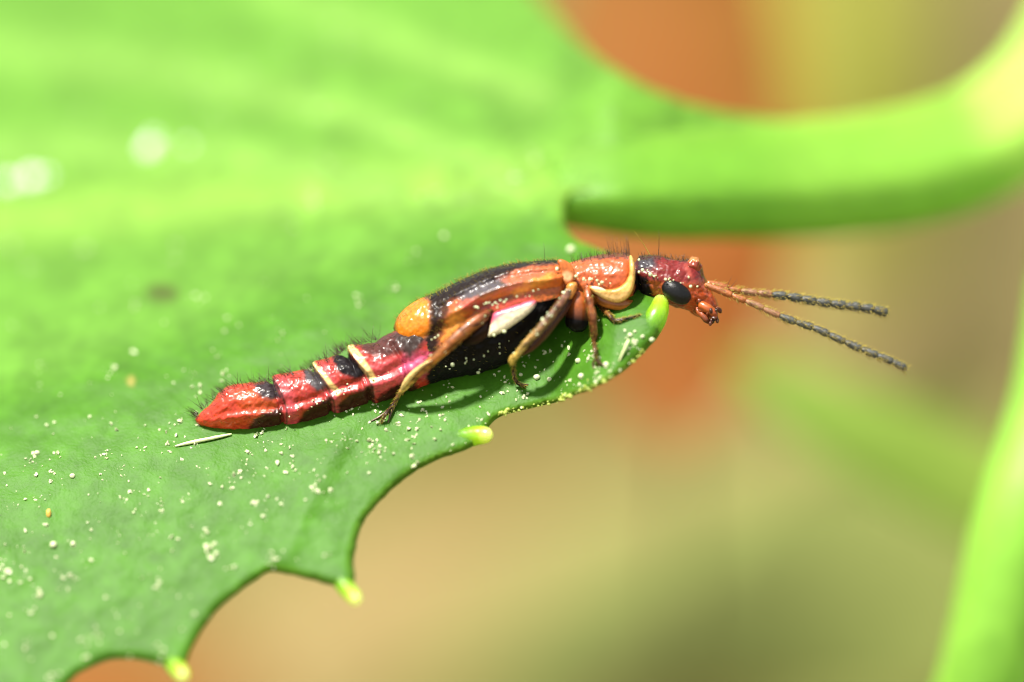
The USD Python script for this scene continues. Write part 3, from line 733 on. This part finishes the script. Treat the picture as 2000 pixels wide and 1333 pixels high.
def leg(pts, rads, cols, claws, near=True):
    tb, c = tube(pts, rads, 14, 6, cols, bump=.3, seed=len(pts))
    V_ = tb[0]; c = c * (.22 + 1.05 * smoothstep(.3, .7, meshkit.fbm(V_ * [16, 16, 16], 3, 61)))[:, None]
    lg = obj('leg', tb, 'chitin', insect, c)
    cl = []
    for cpts, cr in claws:
        cl.append(tube(cpts, cr, 8, 4, bump=.1))
    if cl:
        v, f = join(cl); obj('claw', (v, f), 'horn', lg, np.tile(np.array((.10, .055, .03)), (len(v), 1)))
    pts = np.asarray(pts)
    for i in range(len(pts) - 1):
        for _ in range(26):
            s_ = rng.uniform(); p_ = pts[i] * (1 - s_) + pts[i + 1] * s_; r_ = rads[i] * (1 - s_) + rads[i + 1] * s_
            al = rng.uniform(0, 2 * np.pi); ax = P(*pts[i + 1]) - P(*pts[i]); ax /= np.linalg.norm(ax)
            e1 = np.cross(ax, F); e1 /= np.linalg.norm(e1); e2 = np.cross(ax, e1); d_ = math.cos(al) * e1 + math.sin(al) * e2
            LEG_HAIR.append((P(*p_) + d_ * r_ * K * .9, d_ * .6 + ax, rng.uniform(5, 10) * K, .7 * K))
    return lg


w1, w2, w3 = wt(747, 826), wt(1022, 757), wt(1166, 714)
# hind leg
leg([(962, 606, -.62), (948, 616, -.66), (915, 640, -.74), (880, 672, -.78), (845, 704, -.72), (812, 735, -.58), (790, 758, -.44), (780, 770, -.34), (768, 790, -.22), (752, 812, w1 - .06), (744, 826, w1 - .02)],
    [3, 9, 13, 11.5, 9, 7.5, 6, 4.2, 3.6, 3, 1.5], [LB, (.16, .04, .012), LO, LO, (.36, .12, .02), (.34, .13, .025), LT, (.20, .09, .03), LD, LD, LD],
    [([(782, 768, -.32), (774, 786, wt(774, 786) - .1), (764, 806, wt(764, 806) - .05), (758, 826, wt(758, 826) - .02)], [3, 2.6, 2.4, 1]), ([(760, 800, -.2), (740, 815, wt(740, 815) - .03), (722, 824, wt(722, 824) - .01)], [2.6, 2, .8])])
tb, c = tube([(838, 706, -.78), (815, 722, -.70), (796, 742, -.58), (784, 762, -.42)], [1.5, 4.2, 5.6, 2.5], 10, 6, [(.62, .42, .15)] * 4)
obj('leg_spur', tb, 'horn', insect, c)
# middle leg
leg([(1113, 566, -.52), (1098, 588, -.66), (1075, 618, -.82), (1052, 645, -.88), (1030, 668, -.84), (1012, 690, -.72), (999, 706, -.58), (1003, 716, -.45), (1004, 735, w2 - .12), (1010, 748, w2 - .06), (1026, 756, w2 - .02)],
    [6, 8, 8.5, 8, 7, 7, 6.5, 3.8, 3.4, 3.2, 1.5], [(.30, .16, .10), (.16, .06, .03), (.20, .09, .035), (.26, .13, .04), (.40, .24, .07), (.52, .34, .08), (.56, .36, .07), LD, (.10, .05, .03), LD, LD],
    [([(1012, 748, w2 - .07), (1022, 752, wt(1022, 752) - .04), (1032, 751, wt(1032, 751) - .01)], [2.5, 2, .8])])
tb, c = tube([(1112, 585, -.42), (1090, 612, -.6), (1064, 645, -.72), (1040, 674, -.72), (1020, 692, -.62)], [8, 13, 13, 10, 4], 14, 6, [(.05, .016, .008)] * 5, bump=.06)
obj('leg_upper', tb, 'chitin', insect, c)
# fore leg
leg([(1146, 562, -.42), (1150, 585, -.55), (1157, 615, -.6), (1160, 645, -.52), (1161, 668, -.40), (1162, 686, w3 - .14), (1165, 702, w3 - .08), (1170, 714, w3 - .02)],
    [6, 8.5, 8, 7, 5.5, 3.4, 3, 2], [(.26, .06, .01), (.24, .06, .01), (.20, .055, .012), (.16, .05, .016), (.15, .06, .02), (.13, .07, .03), (.12, .07, .04), LD],
    [([(1166, 704, w3 - .09), (1176, 712, wt(1176, 712) - .04), (1184, 720, wt(1184, 720) - .01)], [2.5, 2, .8]), ([(1164, 702, w3 - .09), (1158, 712, wt(1158, 712) - .04), (1160, 722, wt(1160, 722) - .01)], [2.4, 2, .8])])
# far side
wf = wt(1250, 616)
leg([(1170, 588, .1), (1178, 602, wt(1178, 602) - .10), (1190, 615, wt(1190, 615) - .10), (1202, 627, wt(1202, 627) - .06), (1218, 624, wt(1218, 624) - .06), (1250, 615, wf - .02)], [7, 6.5, 5, 3.5, 2.6, 1.2], [(.24, .08, .01), (.22, .09, .015), (.16, .07, .016), LD, (.03, .015, .01), (.03, .015, .01)], [])
wf = wt(1010, 655)
leg([(1100, 580, .62), (1075, 590, .95), (1050, 612, 1.1), (1030, 635, wt(1030, 635) - .15), (1010, 655, wf - .02)], [8, 10, 9, 6, 2], [LB, LO, LO, LT, LD], [])
wf = wt(760, 745)
leg([(940, 625, .70), (900, 650, 1.0), (850, 680, 1.05), (800, 715, .95), (760, 745, wf - .02)], [8, 12, 11, 6, 2], [LB, LO, LO, LT, LD], [])


# hairs
def hair_mesh(lst, seg=3, sides=3, droop=.25):
    vs, fs = [], []
    a = np.linspace(0, 2 * np.pi, sides, endpoint=False); n = 0
    for p0, d_, ln_, r_ in lst:
        d_ = d_ / np.linalg.norm(d_); e1 = np.cross(d_, F + .03 * R); e1 /= np.linalg.norm(e1); e2 = np.cross(d_, e1)
        bend = e1 * rng.normal(0, .15) + e2 * rng.normal(0, .15)
        tts = np.linspace(0, 1, seg + 1)
        for s_ in tts[:-1]:
            c0 = p0 + d_ * ln_ * s_ + bend * ln_ * s_ * s_
            vs.append(c0 + r_ * (1 - .8 * s_) * (np.cos(a)[:, None] * e1 + np.sin(a)[:, None] * e2))
        vs.append((p0 + d_ * ln_ + bend * ln_)[None])
        for k in range(seg - 1):
            for j in range(sides):
                q, q1 = n + k * sides + j, n + k * sides + (j + 1) % sides
                fs += [(q, q1, q1 + sides), (q, q1 + sides, q + sides)]
        for j in range(sides): fs.append((n + (seg - 1) * sides + j, n + (seg - 1) * sides + (j + 1) % sides, n + seg * sides))
        n += seg * sides + 1
    return np.vstack(vs), np.array(fs)


def along(line, n, w_lo, w_hi, dirn, spread, l0, l1, r=.55, jx=3):
    line = np.asarray(line, float); t = np.concatenate([[0], np.cumsum(np.linalg.norm(np.diff(line, axis=0), axis=1))])
    out = []
    for _ in range(n):
        s_ = rng.uniform(0, t[-1]); x_, y_ = np.interp(s_, t, line[:, 0]), np.interp(s_, t, line[:, 1])
        w_ = rng.uniform(w_lo, w_hi)
        d_ = dirn[0] * R + dirn[1] * U + rng.normal(0, spread) * R + rng.normal(0, spread) * F + rng.normal(0, spread * .4) * U
        # follow the curve of the back: lower when further to the side
        y_ = y_ + 26 * (w_ - WC) ** 2 / .36 * .5
        out.append((P(x_, y_ + 2, w_), d_, rng.uniform(l0, l1) * K, r * K))
    return out


back_el = [(776, 622), (820, 584), (850, 572), (895, 550), (945, 529), (1000, 515), (1050, 510), (1090, 509)]
gold = along(back_el, 420, -.35, .5, (-.55, .6), .3, 7, 15, .55)
gold += hg_ant[:]
# short fuzz over the near wing cover and the fore body
def fuzz(V, n, lo, hi, out, lst, r=.35):
    sel = V[(V @ F) < np.percentile(V @ F, 55)]
    for _ in range(n):
        p0 = sel[rng.integers(len(sel))]
        lst.append((p0, -R * .8 - F * out + U * rng.normal(.35, .25), rng.uniform(lo, hi) * K, r * K))


fuzz(elytron(1)[0][0], 700, 4, 9, .45, gold)
fuzz(bv, 500, 4, 9, .5, gold)
obj('hair', hair_mesh(gold), 'hair_gold', insect).GetPrim().SetCustomDataByKey('kind', 'stuff')
back_ab = [(392, 800), (430, 766), (448, 754), (527, 744), (565, 729), (604, 721), (640, 702), (680, 676), (740, 660)]
hd += along(back_ab, 300, -.25, .45, (-.6, .7), .35, 10, 27, .6)
hd += along(back_ab, 40, -.25, .45, (-.5, .8), .35, 26, 42, .6)
hd += along([(600, 722), (640, 702), (680, 678)], 50, -.2, .4, (-.6, .8), .25, 18, 34, .55)
hd += along([(383, 815), (388, 805)], 26, 0, .2, (-1, .55), .25, 14, 34, .6)
hd += along([(1118, 511), (1160, 501), (1212, 495), (1232, 498)], 110, -.25, .5, (-.2, 1), .2, 10, 24, .5)
hd += along([(1190, 497), (1232, 497)], 14, -.1, .3, (-.1, 1), .1, 36, 52, .6)
hd += along([(1245, 500), (1290, 500), (1345, 507), (1362, 512)], 90, -.25, .45, (-.1, 1), .3, 7, 16, .5)
hd += along(back_el, 160, -.3, .4, (-.55, .6), .3, 6, 13, .5)
hd += [(P(1286, 499, .05), .1 * R + 1 * U, 52 * K, 1.0 * K), (P(1063, 512, .1), .1 * R + U, 42 * K, .7 * K), (P(1420, 560, 0), .4 * R + .9 * U, 26 * K, .6 * K), (P(1427, 562, 0), .6 * R + .7 * U, 24 * K, .6 * K)]
# flank hairs
for _ in range(260):
    i = rng.integers(60, 330); j = rng.integers(6, 26)
    p0 = q.reshape(-1, 3)[0] if False else bv[i * 132 + (j if rng.random() < .5 else 131 - j // 2)]
    hd.append((p0, -R * .9 + U * rng.normal(.2, .3) - F * .5, rng.uniform(6, 12) * K, .4 * K))
obj('hair', hair_mesh(hd), 'hair_dark', insect).GetPrim().SetCustomDataByKey('kind', 'stuff')
gl = LEG_HAIR + [(P(1269, 497, -.05), -.5 * R + .9 * U, 58 * K, 1.1 * K)]
obj('hair', hair_mesh(gl), 'hair_gold', insect).GetPrim().SetCustomDataByKey('kind', 'stuff')
# pale grains stuck on the insect, some added as glints on belly and legs
ps = []
for (a, b, w_) in ((1248, 508, -.32), (1255, 528, -.4), (1262, 534, -.4), (1270, 536, -.42), (1278, 540, -.43), (1300, 546, -.46), (1248, 532, -.35), (1166, 548, -.48), (1176, 552, -.5), (1184, 546, -.5), (1192, 554, -.5), (1170, 556, -.48), (1125, 540, -.5), (1140, 546, -.5), (1152, 546, -.48), (1349, 560, -.42), (1362, 560, -.36), (1345, 542, -.44), (1088, 526, -.5), (950, 592, -.66), (962, 596, -.68), (930, 600, -.68), (985, 590, -.68), (843, 664, -.6), (850, 660, -.6), (856, 656, -.61), (1100, 572, -.6), (1091, 592, -.74), (1070, 612, -.86), (1060, 625, -.9), (965, 655, -.66), (985, 648, -.67), (1004, 690, -.72), (884, 713, -.5), (937, 722, -.4), (934, 728, -.38), (1384, 553, -.26), (1392, 557, -.27), (1424, 573, -.28), (1431, 577, -.3)):
    ps.append(ball(a, b, w_, rng.uniform(1.5, 3.4), 1, rng.uniform(.7, 1.3, 3), .25, len(ps)))
for ln_, n_ in (([(1108, 568, -.64), (1075, 614, -.93), (1050, 642, -.98), (1030, 664, -.94), (1012, 688, -.82)], 34), ([(955, 612, -.76), (915, 636, -.88), (880, 668, -.9), (845, 700, -.84), (812, 732, -.68)], 20), ([(890, 588, -.66), (930, 598, -.72), (1000, 588, -.74), (1060, 566, -.68)], 26),
                ([(1120, 545, -.48), (1200, 556, -.5)], 12), ([(1246, 525, -.38), (1300, 545, -.44), (1350, 552, -.42)], 16), ([(470, 800, -.3), (560, 808, -.36), (650, 770, -.4), (760, 725, -.45)], 22), ([(870, 720, -.45), (930, 700, -.55), (1000, 668, -.5)], 14)):
    ln_ = np.array(ln_); k_ = rng.uniform(0, len(ln_) - 1, n_)
    for kk in k_:
        i_ = min(int(kk), len(ln_) - 2); p_ = ln_[i_] * (1 - kk + i_) + ln_[i_ + 1] * (kk - i_)
        ps.append(ball(p_[0] + rng.normal(0, 3), p_[1] + rng.normal(0, 4), p_[2] + .04, rng.uniform(.8, 2.0), 1, rng.uniform(.6, 1.4, 3), .3, len(ps)))
obj('grains_and_glints', join(ps), 'granule', insect).GetPrim().SetCustomDataByKey('kind', 'stuff')

# ------------------------------------------------------------------ far things, all out of focus
def strip(spine, widths, lie=.8, thick=.18, cup=.12, per=14, across=13):
    """A leaf or blade along grid points (x, y, w), widths in grid units, its face leaning back by 'lie'."""
    sp_ = np.asarray(spine, float); t = np.concatenate([[0], np.cumsum(np.linalg.norm(np.diff(sp_ * [K, K, 1], axis=0), axis=1))])
    tt = np.linspace(0, t[-1], per * (len(sp_) - 1) + 1)
    q = PchipInterpolator(t, sp_)(tt); wd = PchipInterpolator(t, np.asarray(widths, float))(tt)
    tg = np.gradient(q[:, :2], axis=0); tg /= np.linalg.norm(tg, axis=1, keepdims=True); nn = np.stack([-tg[:, 1], tg[:, 0]], -1)
    o = np.linspace(-1, 1, across)
    xs = q[:, None, 0] + nn[:, None, 0] * wd[:, None] * o / 2
    ys = q[:, None, 1] + nn[:, None, 1] * wd[:, None] * o / 2
    ws_ = q[:, None, 2] - lie * (ys - q[:, None, 1]) * K + cup * wd[:, None] * K * (np.abs(o) ** 1.5)[None] + .3 * (meshkit.noise(np.stack([xs / 120, ys / 120, 0 * xs], -1)) - .5)
    a = P(xs, ys, ws_); b = P(xs, ys, ws_ + thick)
    ringv = np.concatenate([a, b[:, ::-1]], 1); n2 = across * 2
    return close_ends(ringv.reshape(-1, 3), lattice(len(q), n2), len(q), n2)


def root(x, y): return (x, y, float(ground_w(x, y)))


o = thing('orange_leaf', 'upright rust orange leaf behind the head of the insect and the petiole', 'leaf')
obj('leaf_blade', strip([(1325, -260, 28.5), (1315, -120, 28), (1300, 200, 26), (1300, 520, 24), (1310, 680, 23.5), (1320, 790, 23), (1330, 870, 22.5)], [60, 380, 510, 500, 400, 240, 50], .55), 'orange_leaf', o)
obj('leaf_stalk', tube([(1330, 862, 22.6), (1330, 1100, 27), (1270, 1700, 40), root(1300, 2600)], [14, 14, 14, 16], 10), 'brown_leaf', o)
o = obj('fallen_orange_leaf', strip([(-260, 1560, 46), (20, 1450, 46), (200, 1420, 46), (380, 1440, 46), (520, 1500, 46)], [40, 340, 400, 320, 30], .8), 'orange_leaf')
tag(o, 'orange leaf showing below the lower left teeth of the big leaf', 'leaf')
o = obj('lime_grass_blade', strip([(1640, -700, 60), (1660, -200, 57), (1665, 250, 55), (1655, 600, 55), (1640, 820, 57), (1650, 1000, 60), root(1690, 1500)], [60, 210, 250, 260, 220, 160, 120], .5), 'lime_blade')
tag(o, 'broad yellow green grass blade standing upright behind the antenna tips', 'grass blade')
o = obj('green_grass_blade', strip([(1420, 700, 16), (1560, 780, 15.5), (1760, 880, 15), (1960, 975, 15), (2250, 1120, 15), (2700, 1500, 20), root(2900, 2500)], [30, 130, 190, 200, 200, 180, 140], .6), 'grass')
tag(o, 'green grass blade slanting down to the right towards the plant stem', 'grass blade')
o = obj('brown_leaf', strip([(1830, -600, 66), (1920, -200, 63), (1960, 250, 60), (1960, 600, 58), (1930, 780, 57), (1910, 900, 57)], [80, 420, 540, 500, 340, 60], .6), 'brown_leaf')
tag(o, 'broad taupe brown dry leaf upright at the right edge of the photo', 'leaf')
o = obj('straw_blade', strip([root(-300, 1850), (200, 1560, 56), (660, 1230, 54), (1050, 1000, 52), (1380, 830, 50), (1600, 680, 50), (1780, 500, 51)], [160, 250, 300, 300, 260, 180, 40], .8), 'straw')
tag(o, 'wide pale straw coloured blade slanting across below the insect', 'grass blade')
o = obj('shadow_strip', strip([(760, 1010, 44), (960, 900, 43), (1180, 810, 42), (1400, 745, 42), (1560, 690, 42)], [40, 150, 190, 160, 30], .8), 'shadow_olive')  # dark strip added where shadow lies below the big leaf
tag(o, 'added dark olive brown strip standing for the shadow below the front margin of the big leaf', 'leaf')
o = obj('moss_leaf', strip([(860, 1420, 48), (1120, 1270, 47), (1450, 1160, 46), (1750, 1130, 45), (2050, 1200, 45), (2300, 1330, 46)], [60, 360, 500, 560, 460, 60], .9), 'moss_leaf')
tag(o, 'broad olive green leaf low down in the right corner', 'leaf')
